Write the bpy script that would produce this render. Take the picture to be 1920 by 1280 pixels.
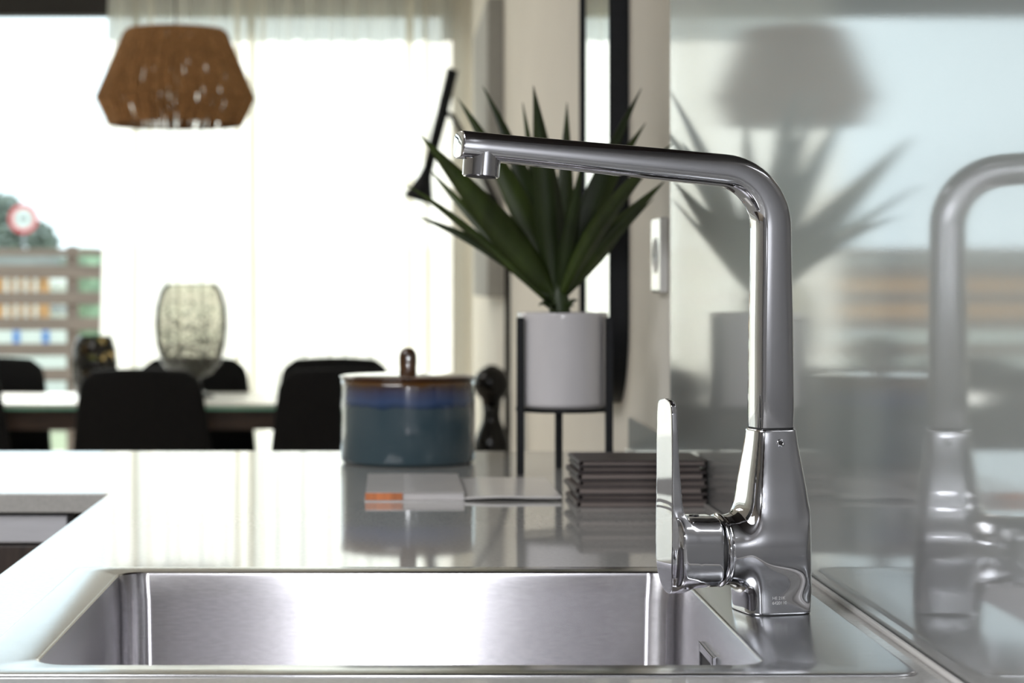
import bpy, bmesh, math, random
from mathutils import Vector, Matrix
random.seed(7)
PI = math.pi
sc = bpy.context.scene
for o in list(bpy.data.objects):
    bpy.data.objects.remove(o, do_unlink=True)
C = sc.collection

# ------------------------------------------------------------------ camera, sky, lights, exposure
FPX, CX, CY = 4000.0, 735.0, 534.0          # focal length in px and principal point (1920 x 1280 frame)
CAMZ, TOP = 1.117, 0.90                      # camera height, worktop height
cam = bpy.data.cameras.new('camera'); cam.lens = 75; cam.sensor_width = 36
cam.shift_x = (960 - CX) / 1920; cam.shift_y = -(640 - CY) / 1920
cam.clip_start = 0.02; cam.clip_end = 500
cam.dof.use_dof = True; cam.dof.focus_distance = 1.40; cam.dof.aperture_fstop = 11.0
co = bpy.data.objects.new('camera', cam); C.objects.link(co)
co.location = (0, 0, CAMZ); co.rotation_euler = (PI / 2, 0, 0); sc.camera = co

SKY = 1.6
w = bpy.data.worlds.new('sky'); sc.world = w; w.use_nodes = True
nt = w.node_tree; bg = nt.nodes['Background']
bg.inputs[0].default_value = (0.80, 0.94, 1.0, 1); bg.inputs[1].default_value = SKY

def area(name, loc, rot, sx, sy, power, col=(1, 1, 1), portal=False):
    l = bpy.data.lights.new(name, 'AREA'); l.shape = 'RECTANGLE'; l.size = sx; l.size_y = sy
    l.energy = power; l.color = col
    if portal: l.cycles.is_portal = True
    o = bpy.data.objects.new(name, l); C.objects.link(o); o.location = loc; o.rotation_euler = rot
    return o
area('window_portal', (-2.87, 8.46, 1.29), (PI / 2, 0, PI), 6.25, 2.58, 1, portal=True).rotation_euler = (-PI / 2, 0, 0)
sun = bpy.data.lights.new('sun', 'SUN'); sun.energy = 5.2; sun.angle = 0.01; sun.color = (1.0, 0.97, 0.92)
suno = bpy.data.objects.new('sun', sun); C.objects.link(suno)
suno.rotation_euler = Vector((0.30, -1.0, -0.58)).to_track_quat('-Z', 'Y').to_euler()
area('kitchen_fill', (-1.3, 0.2, 2.55), (0, 0, 0), 1.6, 1.6, 54, (0.97, 0.98, 1.0))  # added fill light for the kitchen end, no visible fitting
area('dining_fill', (-1.7, 4.8, 2.58), (0, 0, 0), 1.2, 1.2, 15, (1.0, 0.97, 0.92))  # added fill to lift the beige wall, no lamp lit here
area('camera_flash', (0.0, -0.03, CAMZ + 0.11), (PI / 2, 0, 0), 0.06, 0.035, 5.0, (0.95, 0.96, 1.0))

sc.view_settings.view_transform = 'Standard'; sc.view_settings.look = 'None'
sc.view_settings.gamma = 1; sc.view_settings.use_curve_mapping = False
sc.view_settings.exposure = 0.5
sc.cycles.use_denoising = True
sc.cycles.max_bounces = 10; sc.cycles.transparent_max_bounces = 16
sc.cycles.caustics_reflective = False; sc.cycles.caustics_refractive = False
sc.cycles.sample_clamp_indirect = 6

# ------------------------------------------------------------------ materials
MAT = {}
def mat(name, col, rough=0.5, metal=0.0, noise=None, bump=None, spec=None, coat=0.0, trans=0.0, aniso=0.0, stretch=None, sheen=0.0):
    """noise=(scale, amount): colour grain; bump=(scale, strength): fine relief; stretch: texture scale vector"""
    m = bpy.data.materials.new(name); m.use_nodes = True; n = m.node_tree.nodes; L = m.node_tree.links
    p = n['Principled BSDF']
    p.inputs['Base Color'].default_value = (*col, 1); p.inputs['Roughness'].default_value = rough
    p.inputs['Metallic'].default_value = metal
    if spec is not None: p.inputs['Specular IOR Level'].default_value = spec
    if coat: p.inputs['Coat Weight'].default_value = coat; p.inputs['Coat Roughness'].default_value = 0.04
    if trans: p.inputs['Transmission Weight'].default_value = trans
    if aniso: p.inputs['Anisotropic'].default_value = aniso
    if sheen: p.inputs['Sheen Weight'].default_value = sheen
    if noise or bump:
        tc = n.new('ShaderNodeTexCoord'); mp = n.new('ShaderNodeMapping'); L.new(tc.outputs['Object'], mp.inputs[0])
        if stretch: mp.inputs['Scale'].default_value = stretch
    if noise:
        t = n.new('ShaderNodeTexNoise'); t.inputs['Scale'].default_value = noise[0]; t.inputs['Detail'].default_value = 4
        L.new(mp.outputs[0], t.inputs[0])
        r = n.new('ShaderNodeValToRGB'); a = noise[1]
        r.color_ramp.elements[0].position = 0.3; r.color_ramp.elements[1].position = 0.7
        r.color_ramp.elements[0].color = (*[max(0, c * (1 - a)) for c in col], 1)
        r.color_ramp.elements[1].color = (*[min(1, c * (1 + a)) for c in col], 1)
        L.new(t.outputs[0], r.inputs[0]); L.new(r.outputs[0], p.inputs['Base Color'])
    if bump:
        t2 = n.new('ShaderNodeTexNoise'); t2.inputs['Scale'].default_value = bump[0]; t2.inputs['Detail'].default_value = 3
        L.new(mp.outputs[0], t2.inputs[0]); b = n.new('ShaderNodeBump'); b.inputs['Strength'].default_value = bump[1]
        b.inputs['Distance'].default_value = 0.001
        L.new(t2.outputs[0], b.inputs['Height']); L.new(b.outputs[0], p.inputs['Normal'])
    MAT[name] = m
    return m
mat('wall_beige', (0.87, 0.83, 0.76), 0.8, noise=(3, 0.03), bump=(120, 0.15))
mat('wall_white', (0.84, 0.84, 0.83), 0.85, noise=(2, 0.03))
mat('wall_grey', (0.36, 0.365, 0.39), 0.8, noise=(2, 0.03))
mat('ceiling', (0.86, 0.85, 0.83), 0.9, noise=(2, 0.02))
mat('floor', (0.48, 0.41, 0.33), 0.45, noise=(6, 0.2), stretch=(1, 8, 1))
mat('quartz', (0.42, 0.415, 0.40), 0.045, noise=(260, 0.08), spec=0.5)
mat('steel_sheet', (0.48, 0.483, 0.485), 0.055, 0.80, noise=(900, 0.10), bump=(700, 0.010))
mat('steel_sink', (0.60, 0.59, 0.615), 0.26, 1.0, noise=(140, 0.08), aniso=1.0, stretch=(1, 1, 5))
mat('steel_flange', (0.60, 0.61, 0.63), 0.20, 1.0, noise=(90, 0.10), bump=(300, 0.02), stretch=(0.5, 12, 1))
mat('chrome', (0.57, 0.575, 0.60), 0.035, 1.0, noise=(30, 0.01))
mat('chrome_dark', (0.12, 0.12, 0.12), 0.25, 0.8, noise=(30, 0.05))
mat('etch', (0.75, 0.75, 0.75), 0.6, 0.3, noise=(400, 0.1))
mat('rubber', (0.02, 0.02, 0.02), 0.6, noise=(50, 0.1))
mat('black_metal', (0.007, 0.008, 0.010), 0.5, noise=(60, 0.2), spec=0.22)
mat('matte_black', (0.007, 0.007, 0.008), 0.95, noise=(60, 0.2), spec=0.02)
mat('black_fabric', (0.010, 0.010, 0.011), 0.95, noise=(300, 0.3), bump=(600, 0.3), spec=0.2)
mat('dark_wood', (0.030, 0.020, 0.016), 0.5, noise=(12, 0.5), stretch=(10, 10, 0.6))
mat('table_wood', (0.045, 0.024, 0.015), 0.5, noise=(10, 0.4), stretch=(1, 8, 8))
mat('table_white', (0.88, 0.87, 0.82), 0.25, noise=(30, 0.02))
mat('green_glass', (0.25, 0.55, 0.42), 0.08, noise=(20, 0.05))
mat('aluminium', (0.55, 0.56, 0.60), 0.45, 0.35, noise=(200, 0.05), stretch=(0.2, 1, 6))
mat('white_plastic', (0.80, 0.80, 0.78), 0.12, noise=(20, 0.02), coat=0.5)
mat('pot_white', (0.72, 0.70, 0.72), 0.10, noise=(8, 0.02), coat=0.6)
mat('soil', (0.03, 0.02, 0.012), 0.95, noise=(200, 0.6), bump=(200, 1.0))
mat('leaf', (0.036, 0.058, 0.008), 0.42, noise=(40, 0.45), stretch=(1, 1, 0.2))
mat('leaf_dark', (0.020, 0.036, 0.006), 0.45, noise=(40, 0.4), stretch=(1, 1, 0.2))
mat('rope', (0.34, 0.17, 0.065), 0.9, noise=(90, 0.45), bump=(300, 0.5))
mat('canvas', (0.55, 0.55, 0.53), 0.85, noise=(80, 0.06), bump=(500, 0.2))
mat('canvas_side', (0.36, 0.36, 0.34), 0.85, noise=(80, 0.06))
mat('frame_dark', (0.014, 0.012, 0.011), 0.5, noise=(30, 0.1))
mat('mirror', (0.88, 0.90, 0.89), 0.01, 1.0, noise=(5, 0.005))
mat('fence_wood', (0.22, 0.16, 0.125), 0.8, noise=(8, 0.25), stretch=(0.5, 5, 14))
mat('terrace', (0.45, 0.42, 0.38), 0.8, noise=(4, 0.1))
mat('grass', (0.16, 0.20, 0.10), 0.95, noise=(2, 0.3))
mat('orange_brick', (0.62, 0.33, 0.15), 0.85, noise=(6, 0.25))
mat('slate', (0.30, 0.30, 0.29), 0.8, noise=(5, 0.15))
mat('render_white', (0.80, 0.78, 0.74), 0.8, noise=(3, 0.05))
mat('panel_blue', (0.10, 0.24, 0.60), 0.6, noise=(5, 0.1))
mat('hedge', (0.25, 0.34, 0.22), 0.9, noise=(9, 0.4), bump=(20, 1.0))
mat('tree_grey', (0.26, 0.29, 0.26), 0.9, noise=(6, 0.4))
mat('bark', (0.20, 0.17, 0.14), 0.9, noise=(20, 0.3))
mat('sign_red', (0.75, 0.10, 0.12), 0.4, noise=(20, 0.03))
mat('sign_white', (0.82, 0.82, 0.82), 0.4, noise=(20, 0.02))
mat('sign_grey', (0.30, 0.30, 0.32), 0.5, noise=(20, 0.05))
mat('menu_dark', (0.028, 0.018, 0.018), 0.5, noise=(60, 0.3))
mat('menu_brown', (0.075, 0.060, 0.056), 0.5, noise=(60, 0.25))
mat('menu_pages', (0.20, 0.165, 0.15), 0.7, noise=(500, 0.2), stretch=(0.05, 0.05, 6))
mat('paper', (0.62, 0.60, 0.59), 0.22, noise=(30, 0.03))
mat('paper_edge', (0.60, 0.58, 0.58), 0.7, noise=(800, 0.12), stretch=(0.05, 0.05, 4))
mat('print_orange', (0.55, 0.17, 0.05), 0.4, noise=(60, 0.35), stretch=(2, 0.1, 0.1))
mat('bulb', (0.9, 0.88, 0.8), 0.3, noise=(10, 0.02))
mat('cord', (0.05, 0.04, 0.035), 0.7, noise=(40, 0.1))

def brushed(name, rot):
    m = MAT[name]; n = m.node_tree.nodes; t = n.new('ShaderNodeTangent'); t.direction_type = 'RADIAL'; t.axis = 'Z'
    p = n['Principled BSDF']; m.node_tree.links.new(t.outputs[0], p.inputs['Tangent']); p.inputs['Anisotropic Rotation'].default_value = rot
brushed('steel_sink', 0.25)
def hazy(name, rough, w):
    """second, broad reflection lobe of the scuffed brushed steel"""
    m = MAT[name]; n = m.node_tree.nodes; L = m.node_tree.links; p = n['Principled BSDF']; out = n['Material Output']
    q = n.new('ShaderNodeBsdfPrincipled'); q.inputs['Metallic'].default_value = 0.9; q.inputs['Roughness'].default_value = rough
    q.inputs['Base Color'].default_value = p.inputs['Base Color'].default_value
    mx = n.new('ShaderNodeMixShader'); mx.inputs[0].default_value = w; L.new(p.outputs[0], mx.inputs[1]); L.new(q.outputs[0], mx.inputs[2]); L.new(mx.outputs[0], out.inputs[0])
hazy('steel_sheet', 0.42, 0.45)
def jar_glaze():
    m = bpy.data.materials.new('jar_glaze'); m.use_nodes = True; n = m.node_tree.nodes; L = m.node_tree.links
    p = n['Principled BSDF']; p.inputs['Roughness'].default_value = 0.13
    tc = n.new('ShaderNodeTexCoord'); sx = n.new('ShaderNodeSeparateXYZ'); L.new(tc.outputs['Object'], sx.inputs[0])
    no = n.new('ShaderNodeTexNoise'); no.inputs['Scale'].default_value = 35; L.new(tc.outputs['Object'], no.inputs[0])
    ma = n.new('ShaderNodeMath'); ma.operation = 'MULTIPLY_ADD'; ma.inputs[1].default_value = 0.010
    L.new(no.outputs[0], ma.inputs[0]); L.new(sx.outputs[2], ma.inputs[2])
    mr = n.new('ShaderNodeMapRange'); mr.inputs[1].default_value = 0.005; mr.inputs[2].default_value = 0.112
    L.new(ma.outputs[0], mr.inputs[0]); r = n.new('ShaderNodeValToRGB'); L.new(mr.outputs[0], r.inputs[0])
    e = r.color_ramp.elements
    e[0].position = 0; e[0].color = (0.050, 0.088, 0.110, 1); e[1].position = 1; e[1].color = (0.085, 0.030, 0.010, 1)
    for pos, c in ((0.635, (0.050, 0.082, 0.102, 1)), (0.66, (0.022, 0.046, 0.095, 1)), (0.72, (0.046, 0.080, 0.185, 1)),
                   (0.82, (0.055, 0.062, 0.12, 1)), (0.89, (0.06, 0.038, 0.035, 1)), (0.93, (0.12, 0.055, 0.015, 1))):
        x = e.new(pos); x.color = c
    L.new(r.outputs[0], p.inputs['Base Color']); p.inputs['Coat Weight'].default_value = 0.6
    MAT['jar_glaze'] = m
jar_glaze()
mat('lid_glaze', (0.060, 0.020, 0.008), 0.10, noise=(60, 0.4), coat=0.8)
mat('knob_glaze', (0.075, 0.032, 0.010), 0.18, noise=(50, 0.6), coat=0.5)

def mottled(name, c1, c2, scale, thr, alpha):
    """mottled blown glass: opaque dark flecks in clear glass"""
    m = bpy.data.materials.new(name); m.use_nodes = True; n = m.node_tree.nodes; L = m.node_tree.links
    p = n['Principled BSDF']; out = n['Material Output']; p.inputs['Roughness'].default_value = 0.1
    tc = n.new('ShaderNodeTexCoord'); no = n.new('ShaderNodeTexNoise'); no.inputs['Scale'].default_value = scale
    no.inputs['Detail'].default_value = 3; L.new(tc.outputs['Object'], no.inputs[0])
    sx = n.new('ShaderNodeSeparateXYZ'); L.new(tc.outputs['Object'], sx.inputs[0])
    mz = n.new('ShaderNodeMath'); mz.operation = 'MULTIPLY_ADD'; mz.inputs[1].default_value = -0.7; L.new(sx.outputs[2], mz.inputs[0])
    L.new(no.outputs[0], mz.inputs[2])
    r = n.new('ShaderNodeValToRGB'); r.color_ramp.elements[0].position = thr; r.color_ramp.elements[1].position = thr + 0.09
    r.color_ramp.elements[0].color = (0, 0, 0, 1); r.color_ramp.elements[1].color = (1, 1, 1, 1); L.new(mz.outputs[0], r.inputs[0])
    p.inputs['Base Color'].default_value = (*c1, 1)
    tr = n.new('ShaderNodeBsdfTransparent'); tr.inputs[0].default_value = (*c2, 1)
    gl = n.new('ShaderNodeBsdfGlossy'); gl.inputs['Roughness'].default_value = 0.05
    fr = n.new('ShaderNodeFresnel'); fr.inputs[0].default_value = 1.14
    g = n.new('ShaderNodeMixShader'); L.new(fr.outputs[0], g.inputs[0]); L.new(tr.outputs[0], g.inputs[1]); L.new(gl.outputs[0], g.inputs[2])
    mx = n.new('ShaderNodeMixShader'); mu = n.new('ShaderNodeMath'); mu.operation = 'MULTIPLY'; mu.inputs[1].default_value = alpha
    L.new(r.outputs[0], mu.inputs[0]); L.new(mu.outputs[0], mx.inputs[0]); L.new(g.outputs[0], mx.inputs[1]); L.new(p.outputs[0], mx.inputs[2])
    L.new(mx.outputs[0], out.inputs[0]); MAT[name] = m
mottled('speckled_glass', (0.10, 0.10, 0.09), (0.72, 0.71, 0.65), 95, 0.35, 0.85)
mottled('dark_speckled_glass', (0.012, 0.011, 0.010), (0.62, 0.52, 0.34), 38, 0.29, 1.0)
mottled('black_mottled_glass', (0.003, 0.003, 0.003), (0.05, 0.05, 0.04), 40, 0.06, 1.0)
MAT['black_mottled_glass'].node_tree.nodes['Principled BSDF'].inputs['Specular IOR Level'].default_value = 0.25

def pane_mat():
    m = bpy.data.materials.new('window_glass'); m.use_nodes = True; n = m.node_tree.nodes; L = m.node_tree.links
    out = n['Material Output']; n.remove(n['Principled BSDF'])
    tr = n.new('ShaderNodeBsdfTransparent'); tr.inputs[0].default_value = (0.97, 0.985, 0.98, 1)
    gl = n.new('ShaderNodeBsdfGlossy'); gl.inputs['Roughness'].default_value = 0.01
    fr = n.new('ShaderNodeFresnel'); fr.inputs[0].default_value = 1.2
    mx = n.new('ShaderNodeMixShader'); L.new(fr.outputs[0], mx.inputs[0]); L.new(tr.outputs[0], mx.inputs[1]); L.new(gl.outputs[0], mx.inputs[2])
    L.new(mx.outputs[0], out.inputs[0]); MAT['window_glass'] = m
pane_mat()
def voile():
    m = bpy.data.materials.new('voile'); m.use_nodes = True; n = m.node_tree.nodes; L = m.node_tree.links
    out = n['Material Output']; n.remove(n['Principled BSDF'])
    tc = n.new('ShaderNodeTexCoord'); mp = n.new('ShaderNodeMapping'); mp.inputs['Scale'].default_value = (40, 40, 0.6); L.new(tc.outputs['Object'], mp.inputs[0])
    no = n.new('ShaderNodeTexNoise'); no.inputs['Scale'].default_value = 1.0; L.new(mp.outputs[0], no.inputs[0])
    mr = n.new('ShaderNodeMapRange'); mr.inputs[3].default_value = 0.10; mr.inputs[4].default_value = 0.24; L.new(no.outputs[0], mr.inputs[0])
    tl = n.new('ShaderNodeBsdfTranslucent'); tl.inputs[0].default_value = (0.96, 0.945, 0.89, 1)
    df = n.new('ShaderNodeBsdfDiffuse'); df.inputs[0].default_value = (0.92, 0.90, 0.85, 1)
    a = n.new('ShaderNodeMixShader'); a.inputs[0].default_value = 0.25; L.new(tl.outputs[0], a.inputs[1]); L.new(df.outputs[0], a.inputs[2])
    tr = n.new('ShaderNodeBsdfTransparent'); tr.inputs[0].default_value = (1.0, 0.985, 0.95, 1)
    mx = n.new('ShaderNodeMixShader'); L.new(mr.outputs[0], mx.inputs[0]); L.new(a.outputs[0], mx.inputs[1]); L.new(tr.outputs[0], mx.inputs[2])
    L.new(mx.outputs[0], out.inputs[0]); MAT['voile'] = m
voile()

# ------------------------------------------------------------------ helpers
def P(px, py, d):
    """photo pixel at depth d -> world point"""
    return Vector(((px - CX) * d / FPX, d, CAMZ - (py - CY) * d / FPX))
def obj(name, vf, m, parent=None, smooth=False, bevel=0.0, seg=2, solid=0.0, sub=0, loc=None, autosmooth=None):
    me = bpy.data.meshes.new(name); me.from_pydata([tuple(v) for v in vf[0]], [], vf[1]); me.update()
    bm = bmesh.new(); bm.from_mesh(me); bmesh.ops.recalc_face_normals(bm, faces=bm.faces); bm.to_mesh(me); bm.free()
    me.materials.append(MAT[m])
    if smooth: me.polygons.foreach_set('use_smooth', [True] * len(me.polygons))
    o = bpy.data.objects.new(name, me); C.objects.link(o)
    if parent: o.parent = parent
    if loc: o.location = loc
    if solid:
        s = o.modifiers.new('solid', 'SOLIDIFY'); s.thickness = solid; s.offset = 0
    if bevel:
        b = o.modifiers.new('bevel', 'BEVEL'); b.width = bevel; b.segments = seg; b.limit_method = 'ANGLE'; b.angle_limit = 0.6
        b.harden_normals = False
    if sub:
        s = o.modifiers.new('sub', 'SUBSURF'); s.levels = sub; s.render_levels = sub
    if autosmooth:
        me.polygons.foreach_set('use_smooth', [True] * len(me.polygons))
        me.set_sharp_from_angle(angle=autosmooth)
    return o
def tag(o, label, cat, group=None, kind=None):
    o['label'] = label; o['category'] = cat
    if group: o['group'] = group
    if kind: o['kind'] = kind
    return o
def thing(name, label, cat, loc=(0, 0, 0), rz=0, group=None):
    o = bpy.data.objects.new(name, None); o.empty_display_size = 0.05; C.objects.link(o)
    o.location = loc; o.rotation_euler = (0, 0, rz)
    return tag(o, label, cat, group)
def struct(o, label=None):
    o['kind'] = 'structure'
    if label: o['label'] = label
    return o
def box(x0, x1, y0, y1, z0, z1):
    v = [(x, y, z) for z in (z0, z1) for y in (y0, y1) for x in (x0, x1)]
    return v, [(0, 2, 3, 1), (4, 5, 7, 6), (0, 1, 5, 4), (1, 3, 7, 5), (3, 2, 6, 7), (2, 0, 4, 6)]
def join(*parts):
    V, F = [], []
    for v, f in parts:
        k = len(V); V += [tuple(a) for a in v]; F += [tuple(i + k for i in q) for q in f]
    return V, F
def lathe(prof, n=48, cx=0, cy=0, cap=True):
    V, F = [], []
    for r, z in prof:
        for i in range(n):
            a = 2 * PI * i / n; V.append((cx + r * math.cos(a), cy + r * math.sin(a), z))
    for k in range(len(prof) - 1):
        for i in range(n):
            j = (i + 1) % n; F.append((k * n + i, k * n + j, (k + 1) * n + j, (k + 1) * n + i))
    if cap:
        F.append(tuple(range(n))); F.append(tuple((len(prof) - 1) * n + i for i in range(n)))
    return V, F
def loft(rings, cap=True):
    n = len(rings[0]); V = [p for r in rings for p in r]; F = []
    for k in range(len(rings) - 1):
        for i in range(n):
            j = (i + 1) % n; F.append((k * n + i, k * n + j, (k + 1) * n + j, (k + 1) * n + i))
    if cap:
        F.append(tuple(range(n))); F.append(tuple((len(rings) - 1) * n + i for i in range(n)))
    return V, F
def frame_of(t, up=Vector((0, 0, 1))):
    t = t.normalized(); s = t.cross(up)
    if s.length < 1e-4: s = t.cross(Vector((0, 1, 0)))
    s.normalize(); return s, s.cross(t).normalized()
def tube(path, r, n=10, cap=True):
    """round tube through points; r number or list"""
    path = [Vector(p) for p in path]; rings = []
    s = None
    for i, p in enumerate(path):
        t = (path[min(i + 1, len(path) - 1)] - path[max(i - 1, 0)]).normalized()
        if s is None: s, u = frame_of(t)
        else:
            s = (s - t * s.dot(t)).normalized(); u = s.cross(t).normalized()
        rr = r[i] if isinstance(r, (list, tuple)) else r
        rings.append([p + s * (rr * math.cos(2 * PI * k / n)) + u * (rr * math.sin(2 * PI * k / n)) for k in range(n)])
    return loft(rings, cap)
def sup(hx, hy, n=2.8, k=40):
    """superellipse ring"""
    out = []
    for i in range(k):
        a = 2 * PI * i / k; c, s = math.cos(a), math.sin(a)
        out.append((hx * math.copysign(abs(c) ** (2 / n), c), hy * math.copysign(abs(s) ** (2 / n), s)))
    return out
def rrect(x0, x1, y0, y1, r, n=7):
    out = []
    for cx, cy, a0 in ((x1 - r, y1 - r, 0), (x0 + r, y1 - r, PI / 2), (x0 + r, y0 + r, PI), (x1 - r, y0 + r, 1.5 * PI)):
        for i in range(n + 1):
            a = a0 + PI / 2 * i / n; out.append((cx + r * math.cos(a), cy + r * math.sin(a)))
    return out

# ------------------------------------------------------------------ the setting
WX = 0.313                                   # splashback / right wall plane
XL, YB, YW, ZC = -6.0, -2.6, 8.5, 2.62       # left wall, wall behind the camera, window wall, ceiling
struct(obj('floor', box(XL - .1, WX + .12, YB - .1, YW + .2, -0.05, 0), 'floor'), 'brown wooden floor of the open-plan room')
struct(obj('ceiling', box(XL - .1, WX + .12, YB - .1, YW + .2, ZC, ZC + .05), 'ceiling'), 'white ceiling')
struct(obj('wall_right', box(WX, WX + .12, YB, YW + .2, 0, ZC), 'wall_beige'), 'beige wall behind steel splashback and mirror')
struct(obj('wall_left', box(XL - .1, XL, YB, YW + .2, 0, ZC), 'wall_white'), 'white wall on the far left')
struct(obj('wall_back', box(XL - .1, WX + .12, YB - .1, YB, 0, ZC), 'wall_grey'), 'grey wall behind the kitchen')
WXR, WH = 0.25, 2.19                          # window opening right edge, head height
struct(obj('wall_front', join(box(WXR, WX, YW, YW + .2, 0, ZC), box(-1.16, WXR, YW, YW + .2, WH + .12, ZC)), 'wall_beige'), 'beige wall around the large window')

# sliding glass doors: frame bars and panes
win = bpy.data.objects.new('window_1', None); C.objects.link(win); struct(win, 'wide dark-framed sliding window behind the sheer curtain')
obj('window_frame', join(box(XL, WXR, YW - .01, YW + .08, WH, WH + .12), box(XL, WXR, YW, YW + .08, 0, .06),
                         box(WXR - .05, WXR, YW, YW + .08, .06, WH), box(XL, XL + .05, YW, YW + .08, .06, WH)), 'frame_dark', win, bevel=.004)
obj('added_transom_frame', join(box(XL, -1.16, YW, YW + .08, 2.56, ZC), box(-1.20, -1.16, YW, YW + .08, WH + .12, 2.56)), 'frame_dark', win)  # unseen transom opening, added so sky brightens the worktop and flange
obj('pane', box(XL, -1.20, YW + .036, YW + .044, WH + .12, 2.56), 'window_glass', win)
for x in (-2.55, -4.3):
    obj('mullion', box(x - .03, x + .03, YW + .005, YW + .075, .06, WH), 'frame_dark', win, bevel=.003)
for a, b in ((XL + .05, -4.33), (-4.27, -2.58), (-2.52, WXR - .05)):
    obj('pane', box(a, b, YW + .036, YW + .044, .06, WH), 'window_glass', win)

# steel splashback on the right wall, with low upstand that carries on to the end of the worktop
spl = bpy.data.objects.new('trim_1', None); C.objects.link(spl); struct(spl, 'brushed steel splashback sheet on the right wall')
ST = .004
obj('steel_panel', box(WX - ST, WX - .0005, -.6, 2.37, TOP + .0, TOP + .555), 'steel_sheet', spl)
obj('upstand', box(WX - ST, WX - .0005, 2.372, 2.79, TOP, TOP + .044), 'steel_sheet', spl)
obj('sealant_joint', tube([(WX - .0065, -.6, TOP + .0015), (WX - .0065, 2.79, TOP + .0015)], .0022, 8), 'paper', spl, smooth=True)

# terrace and ground outside
struct(obj('terrace', box(-9, 5, YW + .21, 14.6, -.1, -.02), 'terrace'), 'pale terrace floor outside the window')
struct(obj('ground', box(-90, 60, 14.6, 200, -.2, -.06), 'grass'), 'ground beyond the terrace fence')

# ------------------------------------------------------------------ worktop (L-shaped, with sink cut-out)
def worktop():
    xs = [-2.3, -.295, -.2105, .2195, WX - ST - .0006]; ys = [-.6, 1.2035, 1.6125, 2.22, 2.79]
    def has(i, j):
        if not (0 <= i < 4 and 0 <= j < 4): return False
        if i == 0: return j == 3
        return not (i == 2 and j == 1)
    V, F, idx = [], [], {}
    def vid(i, j, k):
        if (i, j, k) not in idx: idx[(i, j, k)] = len(V); V.append((xs[i], ys[j], TOP if k else TOP - .020))
        return idx[(i, j, k)]
    for i in range(4):
        for j in range(4):
            if not has(i, j): continue
            F.append((vid(i, j, 1), vid(i + 1, j, 1), vid(i + 1, j + 1, 1), vid(i, j + 1, 1)))
            F.append((vid(i, j, 0), vid(i, j + 1, 0), vid(i + 1, j + 1, 0), vid(i + 1, j, 0)))
            for (di, dj, a, b) in ((0, -1, (i, j), (i + 1, j)), (1, 0, (i + 1, j), (i + 1, j + 1)), (0, 1, (i + 1, j + 1), (i, j + 1)), (-1, 0, (i, j + 1), (i, j))):
                if not has(i + di, j + dj): F.append((vid(*a, 0), vid(*b, 0), vid(*b, 1), vid(*a, 1)))
    return V, F
tag(obj('worktop', worktop(), 'quartz', bevel=.0012), 'glossy light grey L-shaped worktop around the steel sink', 'worktop')

# cabinets: peninsula units (facing the kitchen) and the run under the sink
def cabinet(x0, x1, label):
    t = thing('base_cabinet', label, 'cabinet', ((x0 + x1) / 2, 2.5, 0), 0, 'peninsula base cabinets'); h = (x1 - x0) / 2
    obj('body', join(box(-h, -h + .018, -.25, .27, .1, .8795), box(h - .018, h, -.25, .27, .1, .8795), box(-h + .018, h - .018, -.25, .27, .1, .118), box(-h + .018, h - .018, .255, .27, .118, .8795)), 'dark_wood', t)
    obj('plinth', box(-h, h, -.20, .25, 0, .0995), 'chrome_dark', t)
    obj('handle_rail', box(-h + .004, h - .004, -.272, -.2505, .8475, .8765), 'aluminium', t, bevel=.002)
    for z0, z1 in ((.60, .845), (.355, .596), (.104, .351)):
        d = obj('drawer_front', box(-h + .002, h - .002, -.268, -.2505, z0, z1), 'dark_wood', t, bevel=.002)
    return t
cabinet(-.93, -.335, 'dark wood drawer cabinet with grey handle rail in the corner under the worktop')
cabinet(-1.53, -.935, 'dark wood drawer cabinet next along the peninsula from the corner cabinet')
cabinet(-2.13, -1.535, 'dark wood drawer cabinet at the free end of the peninsula')
t = thing('sink_cabinet', 'dark wood cabinet run beneath the sink worktop', 'cabinet', (0, 1.0, 0))
obj('side_panel', box(-.26, .30, -1.58, -1.56, 0, .8795), 'dark_wood', t)
obj('side_panel', box(-.26, .30, 1.765, 1.785, 0, .8795), 'dark_wood', t)
obj('bottom_panel', box(-.26, .30, -1.56, 1.765, .10, .118), 'dark_wood', t)
for y0, y1 in ((-1.56, -.96), (-.955, -.355), (-.35, .25), (.255, .855), (.86, 1.20)):
    d = obj('door', box(-.28, -.2605, y0, y1, .11, .845), 'dark_wood', t, bevel=.002)
    obj('handle_rail', box(-.284, -.2605, y0 + .002, y1 - .002, .8475, .8765), 'aluminium', d, bevel=.002)

for y0, y1, l in ((-.6, .35, 'added dark cabinet, out of view, over the near end of the splashback'), (.355, 1.30, 'added dark cabinet, out of view, over the splashback next to the sink'), (1.305, 2.25, 'added dark cabinet, out of view, high above the sink and faucet')):  # cabinets out of view, added to darken what the spout reflects
    t = thing('unseen_dark_cabinet', l, 'cabinet', (WX - .0005, (y0 + y1) / 2, 1.46), 0, 'added unseen cabinets above the splashback'); h = (y1 - y0) / 2
    obj('body', box(-.32, 0, -h, h, 0, .80), 'dark_wood', t, bevel=.002)
    for a, b in ((-h, -.002), (.002, h)): obj('door', box(-.340, -.3205, a, b, -.012, .80), 'dark_wood', t, bevel=.002)
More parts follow.
